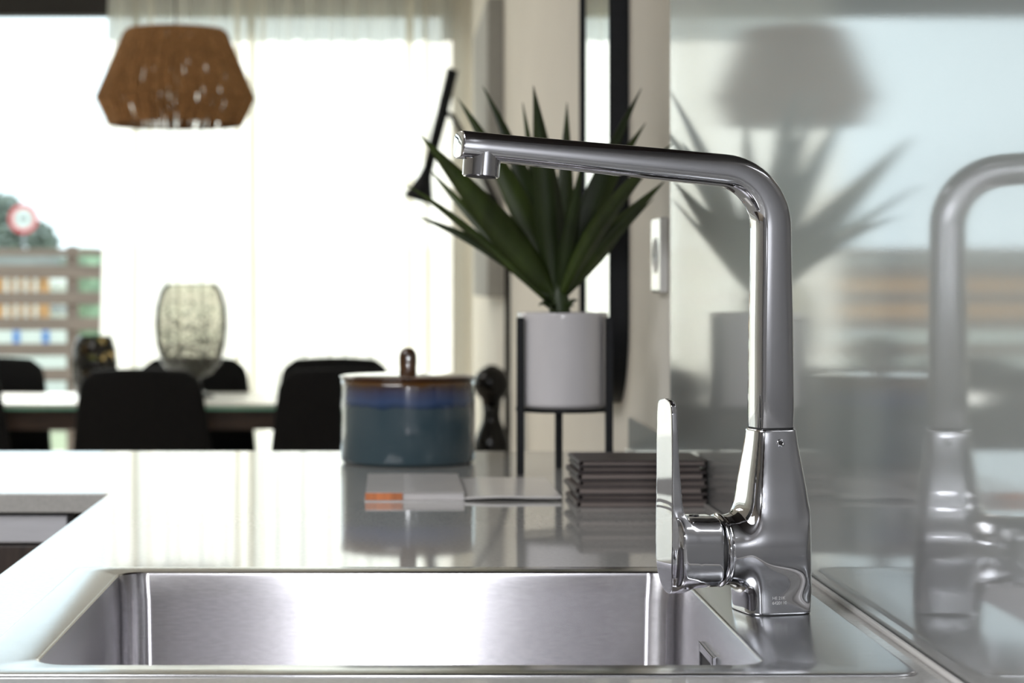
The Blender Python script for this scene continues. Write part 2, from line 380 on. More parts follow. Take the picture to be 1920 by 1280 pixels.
# ------------------------------------------------------------------ sink
SX0, SX1, SY0, SY1 = -.2035, .2125, 1.2115, 1.6040       # bowl
OX0, OX1, OY0, OY1 = -.241, .2935, 1.1815, 1.6330        # flange
sink = thing('kitchen_sink', 'brushed stainless steel inset sink with rectangular bowl in the worktop', 'sink', (0, 0, TOP))
def ring(x0, x1, y0, y1, r, z, n=9): return [(x, y, z) for x, y in rrect(x0, x1, y0, y1, r, n)]
def inset(d, r, z): return ring(SX0 + d, SX1 - d, SY0 + d, SY1 - d, max(r, .002), z)
fl = [ring(OX0, OX1, OY0, OY1, .014, .0002), ring(OX0, OX1, OY0, OY1, .014, .0008), ring(OX0 + .0008, OX1 - .0008, OY0 + .0008, OY1 - .0008, .0135, .0014),
      ring(OX0 + .0025, OX1 - .0025, OY0 + .0025, OY1 - .0025, .012, .0016), inset(-.0022, .023, .0016), inset(-.0008, .0218, .0012), inset(0, .021, .0002)]
obj('flange', loft(fl, False), 'steel_flange', sink, smooth=True)
bw = [inset(0, .021, .0002), inset(.0008, .021, -.0025), inset(.0022, .021, -.02), inset(.004, .022, -.155)]
for i in range(1, 7):
    a = PI / 2 * i / 6; bw.append(inset(.004 + .022 * (1 - math.cos(a)), .022, -.155 - .022 * math.sin(a)))
bw.append(inset(.09, .05, -.179)); bw.append(inset(.150, .044, -.181))
obj('bowl', loft(bw, False), 'steel_sink', sink, smooth=True)
dx, dy = (SX0 + SX1) / 2, (SY0 + SY1) / 2
obj('bowl_floor', loft([inset(.150, .044, -.181), inset(.19, .004, -.182)], True), 'steel_sink', sink, smooth=False)
obj('drain', lathe([(.052, -.1815), (.052, -.1785), (.045, -.178), (.030, -.1795), (.012, -.1785), (.004, -.1775)], 40, dx, dy), 'chrome', sink, smooth=True)
ov = obj('overflow', join(box(SX1 - .0052, SX1 - .0022, 1.382, 1.388, -.06, -.024), box(SX1 - .0052, SX1 - .0022, 1.438, 1.444, -.06, -.024),
                          box(SX1 - .0052, SX1 - .0022, 1.388, 1.438, -.030, -.024), box(SX1 - .0052, SX1 - .0022, 1.388, 1.438, -.06, -.054),
                          box(SX1 - .0050, SX1 - .0024, 1.394, 1.432, -.048, -.038)), 'chrome', sink, bevel=.0006)
obj('overflow_slot', box(SX1 - .0034, SX1 - .0016, 1.386, 1.440, -.057, -.026), 'rubber', sink)

# ------------------------------------------------------------------ faucet
TH = math.radians(14)
fc = thing('kitchen_faucet', 'chrome single-lever kitchen faucet with long angled spout on the sink', 'faucet', (.2505, 1.411, TOP + .0017), TH)
# local: spout points to -x, the camera side is -y
def sl(z, h, n=3.6, dx=0, hy=None): return [(dx + x, y, z) for x, y in sup(h, hy or h, n, 64)]
import numpy as np
def surface_nets(f, lo, hi, h):
    """closed mesh of f = 0 from a sampled field (dual vertices, quads)"""
    n = [int(round((hi[i] - lo[i]) / h)) + 1 for i in range(3)]
    ax_ = [lo[i] + h * np.arange(n[i]) for i in range(3)]
    X, Y, Z = np.meshgrid(*ax_, indexing='ij'); G = f(X, Y, Z); S = G < 0
    off = [(i, j, k) for i in (0, 1) for j in (0, 1) for k in (0, 1)]
    def sub(A, o): return A[o[0]:n[0] - 1 + o[0], o[1]:n[1] - 1 + o[1], o[2]:n[2] - 1 + o[2]]
    cnt = sum(sub(S, o).astype(int) for o in off); act = (cnt > 0) & (cnt < 8)
    I = np.argwhere(act); idx = -np.ones(act.shape, int); idx[act] = np.arange(len(I))
    acc = np.zeros((len(I), 3)); num = np.zeros(len(I))
    for o in off:
        for d in range(3):
            if o[d]: continue
            q = list(o); q[d] = 1
            g0 = sub(G, o)[act]; g1 = sub(G, q)[act]; m = (g0 < 0) != (g1 < 0)
            t = np.where(m, g0 / np.where(m, g0 - g1, 1), 0); p = np.tile(np.array(o, float), (len(I), 1)); p[:, d] = t
            acc[m] += p[m]; num[m] += 1
    V = (I + acc / num[:, None]) * h + np.array(lo); F = []
    for d in range(3):
        e = [0, 0, 0]; e[d] = 1
        A = S[:n[0] - e[0], :n[1] - e[1], :n[2] - e[2]]; B = S[e[0]:, e[1]:, e[2]:]
        E = np.argwhere(A != B); u, v = [(1, 2), (2, 0), (0, 1)][d]
        U = np.zeros(3, int); U[u] = 1; W = np.zeros(3, int); W[v] = 1
        for c in E:
            if c[u] < 1 or c[v] < 1: continue
            F.append((idx[tuple(c - U - W)], idx[tuple(c - W)], idx[tuple(c)], idx[tuple(c - U)]))
    # project onto the exact surface with the field's gradient
    for _ in range(3):
        x, y, z = V.T; g = f(x, y, z); e = h * .3
        gr = np.stack([(f(x + e, y, z) - f(x - e, y, z)), (f(x, y + e, z) - f(x, y - e, z)), (f(x, y, z + e) - f(x, y, z - e))], 1) / (2 * e)
        V = V - gr * (g / np.maximum((gr ** 2).sum(1), .2))[:, None] * .8
    return V.tolist(), [tuple(int(i) for i in q) for q in F]
def smin(a, b, k):
    hh = np.maximum(k - np.abs(a - b), 0) / k
    return np.minimum(a, b) - hh ** 3 * k / 6
def smax(a, b, k): return -smin(-a, -b, k)
ZA = .0412
BZ = [-.01, .030, .050, .062, .074, .086, .099, .111, .1205, .14]
BH = [.0222, .0222, .0221, .0218, .0209, .0192, .0170, .0150, .0138, .0134]
_bz = np.linspace(-.01, .14, 301); _bh = np.interp(_bz, BZ, BH); _bh = np.convolve(np.pad(_bh, 20, 'edge'), np.ones(41) / 41, 'valid')
def f_body(x, y, z):
    q = (np.abs(x) ** 4.8 + np.abs(y) ** 4.8 + 1e-14) ** (1 / 4.8) - np.interp(z, _bz, _bh)
    col = smax(q, np.abs(z - .0604) - .0602, .0022)
    arm = smax((np.abs(y) ** 2.3 + np.abs(z - ZA) ** 2.3 + 1e-9) ** (1 / 2.3) - .0228, np.abs(x + .0120) - .0242, .0022)
    return smin(col, arm, .017)
bo = obj('faucet_body', surface_nets(f_body, (-.0405, -.0285, -.0022), (.0285, .0285, .1238), .0009), 'chrome', fc, smooth=True)
obj('base_gasket', loft([sl(-.0002, .0216, 4.8), sl(.0006, .0216, 4.8)]), 'rubber', fc)
def ax(a, r, n=2.0, dz=0, hz=None, k=64): return [(-a, y, ZA + dz + z) for y, z in sup(r, hz or r, n, k)]
obj('cartridge_ring', loft([ax(.0355, .0200), ax(.0365, .0238), ax(.0375, .0243), ax(.0388, .0238), ax(.0396, .0215)]), 'chrome', fc, smooth=True)
obj('ring_gap', loft([ax(.0385, .0212), ax(.0418, .0212)]), 'rubber', fc, smooth=True)
# lever: hub and plate
_pz = [.013, .0145, .0165, .020, .026, .034, .045, .070, .100, .120, .132, .137, .1395, .1405, .142]
_ph = [-.0040, .0040, .0072, .0102, .0128, .0143, .0149, .0148, .0145, .0141, .0135, .0124, .0098, .0060, -.0040]
def f_lever(x, y, z):
    a = -x
    hub = (np.abs(y / .0215) ** 3.4 + np.abs((z - ZA + .0001) / (.0232 + .05 * np.clip(a - .048, 0, .02))) ** 3.4 + 1e-9) ** (1 / 3.4) - 1
    hub = smax(hub * .0215, np.abs(a - .0555) - .0145, .004)
    hub = smax(hub, (a * -.80 - (z - ZA) * .60) * 1.0 + .0185, .003)       # chamfer below, towards the ring
    hw = np.interp(z, _pz, _ph)
    out = .0750 - .0035 * np.clip((.034 - z) / .020, 0, 1.2) ** 1.6            # outer face bends in at the foot
    inn = np.interp(z, [.014, .070, .100, .141], [.0640, .0676, .0700, .0715])
    pl_ = smax(smax(a - out, inn - a, .0006), (np.abs(y) - hw), .0012)
    return smin(hub, pl_, .010)
lev = obj('lever', surface_nets(f_lever, (-.0775, -.0240, .0100), (-.0385, .0240, .1440), .0007), 'chrome', fc, smooth=True)
obj('index_button', lathe([(.0035, 0), (.0035, .0004), (.0028, .0007)], 24), 'chrome_dark', lev, smooth=True, loc=(-.0560, -.004, ZA + .0235))
# swivelling spout
def spout():
    pts = []; z0, zc, R, tl = .1216, .2878, .038, math.radians(4.5)
    A = PI / 2 - tl                           # turning angle from vertical to the near-horizontal run
    tan = R * math.tan(A / 2)
    nz = 10
    for i in range(nz + 1): pts.append((0.0, z0 + (zc - tan - z0) * i / nz, 0.0))
    cx, cz = R, zc - tan
    for i in range(1, 17):
        a = A * i / 16; pts.append((R - R * math.cos(a), cz + R * math.sin(a), a))
    bx, bz, _ = pts[-1]; END = .2133; run = (END - bx) / math.cos(tl)
    for i in range(1, 13): pts.append((bx + run * i / 12 * math.cos(tl), bz + run * i / 12 * math.sin(tl), A))
    tot = sum(math.dist(pts[i][:2], pts[i + 1][:2]) for i in range(len(pts) - 1)); s = 0; rings = []
    for i, (a, z, ang) in enumerate(pts):
        if i: s += math.dist(pts[i - 1][:2], pts[i][:2])
        u = s / tot
        def lerp(keys):
            for (u0, v0), (u1, v1) in zip(keys, keys[1:]):
                if u <= u1:
                    k = (u - u0) / (u1 - u0); k = k * k * (3 - 2 * k); return v0 + (v1 - v0) * k
            return keys[-1][1]
        hp = lerp([(0, .0133), (.12, .0129), (.36, .0117), (.55, .0104), (1, .0089)])
        hb = lerp([(0, .0133), (.36, .0126), (.6, .0125), (1, .0122)])
        if i == 0: hp -= .0005; hb -= .0005
        nn = lerp([(0, 4.4), (.4, 3.8), (.6, 3.3), (1, 3.2)])
        nx, nz_ = math.cos(ang), -math.sin(ang)   # in-plane normal pointing to the inside of the bend
        rings.append([(-(a + nx * q), y, z + nz_ * q) for y, q in sup(hb, hp, nn, 48)])
    # slightly raked flat end with a rounded rim
    a, z, ang = pts[-1]; tx, tz = math.sin(ang), math.cos(ang)
    for ds, k in ((.0007, .985), (.0012, .95), (.0014, .90)):
        hp, hb = .0089 * k, .0122 * k; nx, nz_ = math.cos(ang), -math.sin(ang)
        rings.append([(-(a + tx * ds + nx * q), y, z + tz * ds + nz_ * q) for y, q in sup(hb, hp, 3.2, 48)])
    # shear the tip so the underside runs on a little and the near side is cut back
    return loft(rings), pts
sp, spts = spout()
so = obj('spout', sp, 'chrome', fc, autosmooth=0.9)
obj('spout_seal', loft([sl(.1206, .0127, 4.4), sl(.1218, .0127, 4.4)]), 'rubber', fc)
ea, ez, _ = spts[-1]
aer = obj('aerator', lathe([(.0112, -.0105), (.0119, -.0098), (.0120, -.002), (.0120, .006)], 48), 'chrome', so, smooth=False, loc=(-(ea - .0143), 0, ez - .0012 - .0082 - .0005), autosmooth=0.6)
aer.rotation_euler = (0, math.radians(4.5), 0)
obj('aerator_mesh', lathe([(.0098, -.0108), (.0098, -.0100)], 32), 'rubber', aer)
# set screw, etched numbers
scx, scy, scz = .0002, -.0149, .1118
s1 = obj('set_screw', lathe([(.0026, -.0006), (.0026, .0006), (.0021, .0010), (.0015, .0007), (.0013, -.0003)], 28), 'chrome', fc, smooth=True, loc=(scx, scy, scz))
s1.rotation_euler = (math.radians(90 - 9), 0, 0)
obj('hex_socket', lathe([(.00135, .00040), (.00135, .00062)], 6), 'rubber', s1)
def text(name, body, size, loc, parent, m):
    cu = bpy.data.curves.new(name, 'FONT'); cu.body = body; cu.size = size; cu.extrude = .00004; cu.align_x = 'LEFT'
    tmp = bpy.data.objects.new(name + '_tmp', cu); C.objects.link(tmp)
    dg = bpy.context.evaluated_depsgraph_get(); me = bpy.data.meshes.new_from_object(tmp.evaluated_get(dg))
    bpy.data.objects.remove(tmp, do_unlink=True); me.name = name; me.materials.clear(); me.materials.append(MAT[m])
    o = bpy.data.objects.new(name, me); C.objects.link(o); o.parent = parent; o.location = loc; o.rotation_euler = (PI / 2, 0, 0)
    return o
text('etched_lettering', 'HE 21K', .0029, (-.0088, -.02225, .0106), bo, 'etch')
text('etched_number', '6420110', .0029, (-.0088, -.02225, .0074), bo, 'etch')

# ------------------------------------------------------------------ ceramic jar
jar = thing('lidded_jar', 'round ceramic jar with teal and blue glaze and brown rim on the worktop', 'jar', (.0195, 2.612, TOP))
R = .0825
obj('jar_body', lathe([(R - .006, .0002), (R - .002, .002), (R, .006), (R, .050), (R - .0005, .095), (R - .001, .1010), (R - .004, .1020), (R - .006, .099), (R - .007, .01)], 72), 'jar_glaze', jar, smooth=True)
ld = obj('lid', lathe([(R - .008, .1005), (R - .001, .1026), (R + .0012, .1040), (R + .0010, .1055), (R - .003, .1068), (R * .6, .1084), (R * .2, .1092), (.002, .1094)], 72), 'lid_glaze', jar, smooth=True)
kn = [[(x, y, z) for x, y in sup(hx, hy, 2.2, 28)] for z, hx, hy in ((.107, .0108, .0075), (.113, .0102, .0062), (.122, .0108, .0060), (.130, .0108, .0058), (.135, .0095, .0052), (.1385, .0068, .004), (.1400, .0030, .002))]
obj('lid_knob', loft(kn), 'knob_glaze', ld, smooth=True)

# ------------------------------------------------------------------ plant in a pot on a stand
PX, PY = .1975, 2.468
pl = thing('plant_stand', 'slim black three-legged metal stand holding the white plant pot', 'plant stand', (PX, PY, TOP))
RL = .0585
for a in (210, 330, 90):
    a = math.radians(a); x, y = RL * math.cos(a), RL * math.sin(a)
    lo = obj('leg', box(-.0043, .0043, -.0043, .0043, .0003, .180), 'black_metal', pl, bevel=.0008, loc=(x, y, 0))
    obj('foot_pad', lathe([(.0035, 0), (.0035, .0005)], 12), 'rubber', lo)
obj('ring', join(lathe([(.0535, .0715), (.0545, .0715), (.0545, .0755), (.0535, .0755), (.0505, .0755), (.0505, .0715), (.0535, .0715)], 64, cap=False)), 'black_metal', pl, smooth=False)
for a in (210, 330, 90):
    a = math.radians(a); obj('crossbar', tube([(0, 0, .0735), (.0545 * math.cos(a), .0545 * math.sin(a), .0735)], .0018, 8), 'black_metal', pl)
pot = thing('plant_pot', 'glossy white cylindrical pot with a spiky green plant', 'pot', (PX, PY, TOP + .0758))
obj('pot_body', lathe([(.046, .0002), (.0505, .002), (.0518, .006), (.0518, .104), (.0520, .1075), (.0512, .1095), (.0495, .1092), (.0480, .106), (.0480, .085)], 72), 'pot_white', pot, smooth=True)
obj('soil', lathe([(.0478, .080), (.0478, .096), (.030, .099), (.004, .100)], 40), 'soil', pot, smooth=True)
plant = thing('spiky_plant', 'spiky dark green yucca-like plant growing from the white pot', 'plant', (PX, PY, TOP + .0758 + .1004))
PB = Vector((PX, PY, TOP + .0758 + .1004))
obj('stem', tube([(-.003, 0, .0), (-.0035, 0, .012), (-.004, 0, .03), (-.004, 0, .05)], [.012, .0125, .0105, .004], 14), 'leaf_dark', plant, smooth=True)
def leaf(tip, mid, dy, wpx, face=.75, base=None, dark=False):
    """long lance leaf from the stem to a tip, V-folded along its rib"""
    k = 2.468 / FPX
    T = P(tip[0], tip[1], PY + dy) - PB
    M = P(mid[0], mid[1], PY + dy * .45) - PB
    B = Vector((-.004 + random.uniform(-.005, .005), random.uniform(-.006, .006), .014 + random.uniform(-.006, .012))) if base is None else base
    Q = M * 2 - (B + T) * .5
    N = 14; V, F = [], []; W = wpx * k * .88
    for i in range(N + 1):
        u = i / N
        p = B * (1 - u) ** 2 + Q * (2 * u * (1 - u)) + T * u * u
        t = ((Q - B) * (1 - u) + (T - Q) * u).normalized()
        rad = Vector((T.x, T.y * 1.0, 0)); rad = rad.normalized() if rad.length > .01 else Vector((0, -1, 0))
        s1 = t.cross(Vector((0, 1, 0))).normalized()
        s2 = t.cross(Vector((-rad.y, rad.x, 0))); s2 = t.cross(s2).normalized()
        if s2.dot(s1) < 0: s2 = -s2
        s = (s1 * face + s2 * (1 - face)); s = (s - t * s.dot(t)).normalized(); nrm = s.cross(t).normalized()
        if nrm.z < 0: nrm = -nrm
        if u < .42: wd = .30 + .70 * math.sin(u / .42 * PI / 2)
        else: wd = max(0.0, (1 - ((u - .42) / .58) ** 1.25))
        h = W * .5 * wd + .0002
        V += [p - s * h + nrm * h * .35, p, p + s * h + nrm * h * .35]
        if i:
            a = (i - 1) * 3; b = i * 3; F += [(a, a + 1, b + 1, b), (a + 1, a + 2, b + 2, b + 1)]
    obj('leaf', (V, F), 'leaf_dark' if dark else 'leaf', plant, smooth=True, solid=.0011)
for args in (((1000, 161), (1026, 368), -.06, 62, .95), ((1063, 192), (1058, 385), .03, 44, .9), ((905, 161), (985, 350), .06, 42, .85), ((858, 183), (966, 372), .03, 52, .9),
             ((787, 252), (925, 412), -.07, 66, .9), ((760, 345), (884, 436), -.04, 20, .7), ((777, 403), (925, 474), .02, 30, .8), ((1203, 165), (1110, 372), .04, 42, .85),
             ((1211, 230), (1116, 392), .06, 44, .85), ((1262, 268), (1138, 404), -.16, 40, .8), ((1246, 340), (1135, 452), -.09, 48, .85), ((1225, 372), (1122, 480), -.03, 20, .7),
             ((980, 192), (1010, 380), .07, 30, .9), ((806, 318), (910, 432), .06, 30, .8), ((1092, 300), (1070, 440), -.10, 36, .95)):
    leaf(*args, dark=random.random() < .35)
for tip, mid, dy in (((1010, 573), (1026, 570), -.01), ((1083, 563), (1068, 568), -.01), ((1020, 560), (1032, 566), -.02), ((1075, 574), (1064, 574), -.02), ((1030, 577), (1038, 574), -.03)):
    leaf(tip, mid, dy, 12, .8, Vector((-.004, -.004, .004)), True)

# ------------------------------------------------------------------ brochures on the worktop
br = thing('open_brochure', 'open white brochure with an orange printed edge lying flat on the worktop', 'brochure', (.085, 2.265, TOP))
def sheet(x0, x1, y0, y1, zf, th, n=18):
    V, F = [], []
    for i in range(n + 1):
        x = x0 + (x1 - x0) * i / n; z = zf(x)
        V += [(x, y0, z), (x, y1, z), (x, y1, z + th), (x, y0, z + th)]
        if i:
            a = (i - 1) * 4; b = i * 4
            for k in range(4): F.append((a + k, a + (k + 1) % 4, b + (k + 1) % 4, b + k))
    F += [(0, 1, 2, 3), tuple(n * 4 + k for k in range(4))]
    return V, F
obj('left_pages', box(-.111, -.0125, -.125, .085, .0012, .0085), 'paper_edge', br, bevel=.0006)
obj('left_cover', box(-.1125, -.0125, -.127, .087, .0002, .0011), 'paper', br)
obj('top_page', box(-.1115, -.0125, -.1262, .086, .0086, .0092), 'paper', br)
obj('printed_edge', box(-.1118, -.0745, -.1266, -.1251, .0014, .0084), 'print_orange', br)
obj('right_page', sheet(-.0123, .085, -.124, .084, lambda x: .0014 + .0016 * math.exp(-((x - .02) / .03) ** 2) + .0014 * max(0, x / .085), .0022), 'paper', br, smooth=False)
# stack of folded brown menus: spine on the left, top one first in the list of labels
labels = ['dark brown folder on top of the stack beside the open brochure', 'dark brown folder second from the top of the stack', 'brown folder third from the top of the stack',
          'greyish brown folder fourth from the top of the stack', 'brown folder third from the bottom of the stack', 'dark folder second from the bottom of the stack', 'brown folder at the very bottom of the stack on the worktop']
z = TOP; n = 7
for i in range(n):
    lab = labels[n - 1 - i]; th = (.0068, .0060, .0072, .0064, .0070, .0060, .0056)[i]; jx = (0, .002, -.001, .003, .0015, .0035, .003)[i]; jy = (0, .004, .001, .006, .003, .008, .006)[i]
    f = thing('folder', lab, 'folder', (.179 + jx, 2.078 + jy, z), math.radians((1.2, .4, 1.4, .6, 1.6, .8, 1.0)[i]), 'stack of brown folders')
    W, D = .1285 - jx, .105
    m1 = ('menu_brown', 'menu_dark', 'menu_brown', 'menu_brown', 'menu_dark', 'menu_dark', 'menu_dark')[i]
    prof = [(W, 0), (.004, 0), (.0012, th * .12), (0, th * .5), (.0012, th * .88), (.004, th - .0002), (W, th - .0002), (W, th - .0013), (.0045, th - .0013), (.0022, th * .72), (.0016, th * .5), (.0022, th * .28), (.0045, .0011), (W, .0011)]
    V = [(x, y, zz) for y in (0, D) for x, zz in prof]; k = len(prof)
    F = [(j, (j + 1) % k, k + (j + 1) % k, k + j) for j in range(k)] + [tuple(range(6)) + (6, 7, 8, 9, 10, 11, 12, 13), tuple(range(2 * k - 1, k - 1, -1))]
    obj('cover', (V, F), m1, f)
    obj('pages', box(.0050, W - .002 - .002 * (i % 3), .0015 + .001 * (i % 2), D - .003, .0012, th - .0014), 'menu_pages', f)
    z += th + .0001

# ------------------------------------------------------------------ wall things: socket, mirror, canvas
so_ = thing('wall_socket', 'shiny white wall socket plate beside the edge of the steel splashback', 'socket', (WX, 2.455, 1.151))
obj('plate', box(-.010, -.0002, -.043, .043, -.043, .043), 'white_plastic', so_, bevel=.003, seg=3)
obj('socket_insert', lathe([(.021, 0), (.021, .0006), (.0195, .0014), (.018, -.004)], 32), 'white_plastic', so_, smooth=True, loc=(-.0102, 0, 0)).rotation_euler = (0, -PI / 2, 0)
for s in (-1, 1):
    obj('socket_hole', lathe([(.0024, 0), (.0024, .0006)], 12), 'rubber', so_, loc=(-.0104, s * .0095, 0)).rotation_euler = (0, -PI / 2, 0)

MY0, MY1, MZ0, MZ1 = 2.815, 3.265, .955, 2.30
mi = thing('wall_mirror', 'tall black-framed mirror with rounded corners on the beige wall', 'mirror', (WX, (MY0 + MY1) / 2, MZ0))
hw, hh = (MY1 - MY0) / 2, MZ1 - MZ0
def mring(x, d): return [(x, y, zz) for y, zz in rrect(-hw + d, hw - d, d, hh - d, max(.12 - d, .01), 12)]
obj('frame', loft([mring(-.0005, 0), mring(-.0250, 0), mring(-.0265, .0008), mring(-.0265, .0040), mring(-.0180, .0042), mring(-.0180, .01)], False), 'black_metal', mi, autosmooth=.6)
obj('mirror_glass', loft([mring(-.0178, .0041), mring(-.0215, .0041)]), 'mirror', mi)
cv = thing('wall_canvas', 'plain pale grey canvas hung on the beige wall past the mirror', 'picture', (WX, 6.45, 1.083))
obj('canvas_edge', join(box(-.046, -.0005, -.5, .5, 0, .835)), 'canvas_side', cv, bevel=.003)
obj('canvas_front', box(-.0475, -.0462, -.497, .497, .003, .832), 'canvas', cv)

# ------------------------------------------------------------------ floor lamp, side table, black vase
LD, HD, LX = 5.4, 6.1, (952 - CX) * 5.4 / FPX
def lp(px, py, d=HD): return P(px, py, d) - Vector((LX, LD, 0))
fl_ = thing('floor_lamp', 'slim black metal reading floor lamp with conical tilting head', 'lamp', (LX, LD, 0))
obj('base', lathe([(.10, 0), (.10, .008), (.097, .011), (.012, .012), (.009, .02)], 48, -.085, 0), 'black_metal', fl_, smooth=False)
obj('pole', tube([(-.085, 0, .012), (-.055, 0, .03), (-.015, 0, .05), (0, 0, .09), (0, 0, .6)] + [lp(952, 560, LD), lp(952, 480, LD), lp(949, 430, LD + .02), lp(938, 395, LD + .10), lp(900, 318, LD + .33), lp(868, 252, LD + .55), lp(848, 218, HD - .03), lp(836, 211, HD)], .0078, 12), 'matte_black', fl_, smooth=True)
hd = obj('head_tube', tube([lp(849, 130), lp(848.5, 131), lp(826, 225), lp(801, 322)], [.012, .0165, .0165, .0150], 20), 'black_metal', fl_, smooth=True)
def cone():
    a, b = lp(802, 316), lp(784, 376); t = (b - a); rings = []
    s, u = frame_of(t)
    for k, r in ((0, .0150), (.25, .0185), (.6, .0310), (.92, .043), (1.0, .0450), (.99, .0430), (.6, .025)):
        p = a + t * k; rings.append([p + s * (r * math.cos(2 * PI * i / 32)) + u * (r * math.sin(2 * PI * i / 32)) for i in range(32)])
    return loft(rings)
obj('lamp_shade', cone(), 'black_metal', hd, smooth=True)
obj('pivot', tube([lp(836, 211) + Vector((0, -.013, 0)), lp(836, 211) + Vector((0, .013, 0))], .007, 14), 'black_metal', fl_, smooth=True)

stb = thing('side_table', 'small round black side table under the black glass vase', 'table', (.226, 5.0, 0))
obj('table_top', lathe([(.075, .700), (.079, .703), (.079, .719), (.076, .722)], 48), 'black_metal', stb)
obj('stem', tube([(0, 0, .02), (0, 0, .70)], .014, 16), 'black_metal', stb, smooth=True)
obj('base', lathe([(.080, 0), (.080, .012), (.07, .018), (.015, .022)], 40), 'black_metal', stb)
def vs(py): return CAMZ - (py - CY) * 5.0 / FPX - .722
bv = thing('black_vase', 'black mottled glass vase with ball top and waisted foot beside the floor lamp', 'vase', ((922 - CX) * 5.0 / FPX, 5.0, .722))
kx = 5.0 / FPX
obj('vase_body', lathe([(33 * kx, .0003), (34 * kx, vs(845)), (33 * kx, vs(828)), (26 * kx, vs(808)), (18 * kx, vs(790)), (16 * kx, vs(775)), (18 * kx, vs(760))], 40), 'black_mottled_glass', bv, smooth=True)
obj('vase_globe', lathe([(18 * kx, vs(760))] + [(34.5 * kx * math.sin(a), vs(719.5) - 34.5 * kx * math.cos(a)) for a in [math.radians(q) for q in range(34, 166, 11)]] + [(9 * kx, vs(686)), (8 * kx, vs(684))], 40), 'black_mottled_glass', bv, smooth=True)

# ------------------------------------------------------------------ dining table, chairs, vases
TY0, TY1, TZ = 6.74, 7.44, .742
tb = thing('dining_table', 'long dining table with white glass top, green glass edge and dark wood base', 'table', (-1.0, (TY0 + TY1) / 2, 0))
hx, hy = 1.16, (TY1 - TY0) / 2
obj('glass_top', box(-hx, hx, -hy, hy, TZ - .010, TZ), 'table_white', tb, bevel=.002)
obj('glass_edge', box(-hx + .001, hx - .001, -hy + .001, hy - .001, TZ - .020, TZ - .0103), 'green_glass', tb)
obj('apron', box(-hx + .06, hx - .06, -hy + .03, hy - .03, TZ - .085, TZ - .0205), 'table_wood', tb, bevel=.003)
for sx in (-1, 1):
    for sy in (-1, 1): obj('leg', box(-.035, .035, -.035, .035, 0, TZ - .086), 'table_wood', tb, bevel=.003, loc=(sx * (hx - .055), sy * (hy - .08), 0))

def make_chair():
    """upholstered shell chair; local: back at y=0 (rear), seat towards +y"""
    t = thing('dining_chair', '', 'chair')
    # backrest: tapered, softly curved, rounded top corners
    def pt(u, v, off):
        # u -1..1 across, v 0..1 up
        hw = .235 - .045 * v - .008 * v * v
        if v > .86: hw -= .040 * ((v - .86) / .14) ** 2.5
        z = .44 + .42 * v; x = u * hw
        y = .10 - .115 * v + .035 * v * v + .045 * u * u * (1 - .4 * v)
        return (x, y + off, z - .006 * u * u * (v ** 6))
    nu, nv = 14, 14; V, F = [], []
    for off in (-.016, .016):
        for j in range(nv + 1):
            for i in range(nu + 1): V.append(pt(-1 + 2 * i / nu, j / nv, off))
    K = (nu + 1) * (nv + 1)
    for j in range(nv):
        for i in range(nu):
            a = j * (nu + 1) + i; F += [(a, a + 1, a + nu + 2, a + nu + 1), (K + a, K + a + nu + 1, K + a + nu + 2, K + a + 1)]
    def e(i, j): return j * (nu + 1) + i
    for i in range(nu): F += [(e(i, 0), K + e(i, 0), K + e(i + 1, 0), e(i + 1, 0)), (e(i, nv), e(i + 1, nv), K + e(i + 1, nv), K + e(i, nv))]
    for j in range(nv): F += [(e(0, j), e(0, j + 1), K + e(0, j + 1), K + e(0, j)), (e(nu, j), K + e(nu, j), K + e(nu, j + 1), e(nu, j + 1))]
    obj('backrest', (V, F), 'black_fabric', t, smooth=True, bevel=.010, seg=3)
    st = [[(x, .27 + y, z) for x, y in sup(hx_, hy_, 4, 40)] for z, hx_, hy_ in ((.405, .20, .19), (.41, .222, .212), (.43, .232, .222), (.452, .230, .220), (.462, .215, .205), (.466, .16, .15))]
    obj('seat', loft(st), 'black_fabric', t, smooth=True)
    for sx in (-1, 1):
        for y0, y1 in ((.12, .05), (.43, .47)):
            obj('leg', tube([(sx * .16, y0, .415), (sx * .205, y1, .002)], [.015, .009], 12), 'black_metal', t, smooth=True)
    return t
proto = make_chair()
def place(px, d, rz, label, first=False):
    t = proto if first else proto.copy()
    if not first:
        C.objects.link(t)
        for ch in proto.children:
            c = ch.copy(); C.objects.link(c); c.parent = t
    t.location = ((px - CX) * d / FPX, d, 0); t.rotation_euler = (0, 0, rz); t['label'] = label; t['group'] = 'black dining chairs around the table'
place(260, 6.55, 0, 'black upholstered dining chair seen from behind below the large speckled vase', True)
place(636, 6.55, 0, 'black upholstered dining chair on the near side, partly behind the blue ceramic jar')
place(-122, 6.55, 0, 'black dining chair on the near side, cut off by the left picture edge')
place(-12, 7.62, PI, 'black dining chair on the far side of the table in front of the fence view')
place(366, 7.62, PI, 'black dining chair on the far side, just right of the large speckled vase')
place(629, 7.62, PI, 'black dining chair on the far side, showing just above the near chair by the jar')

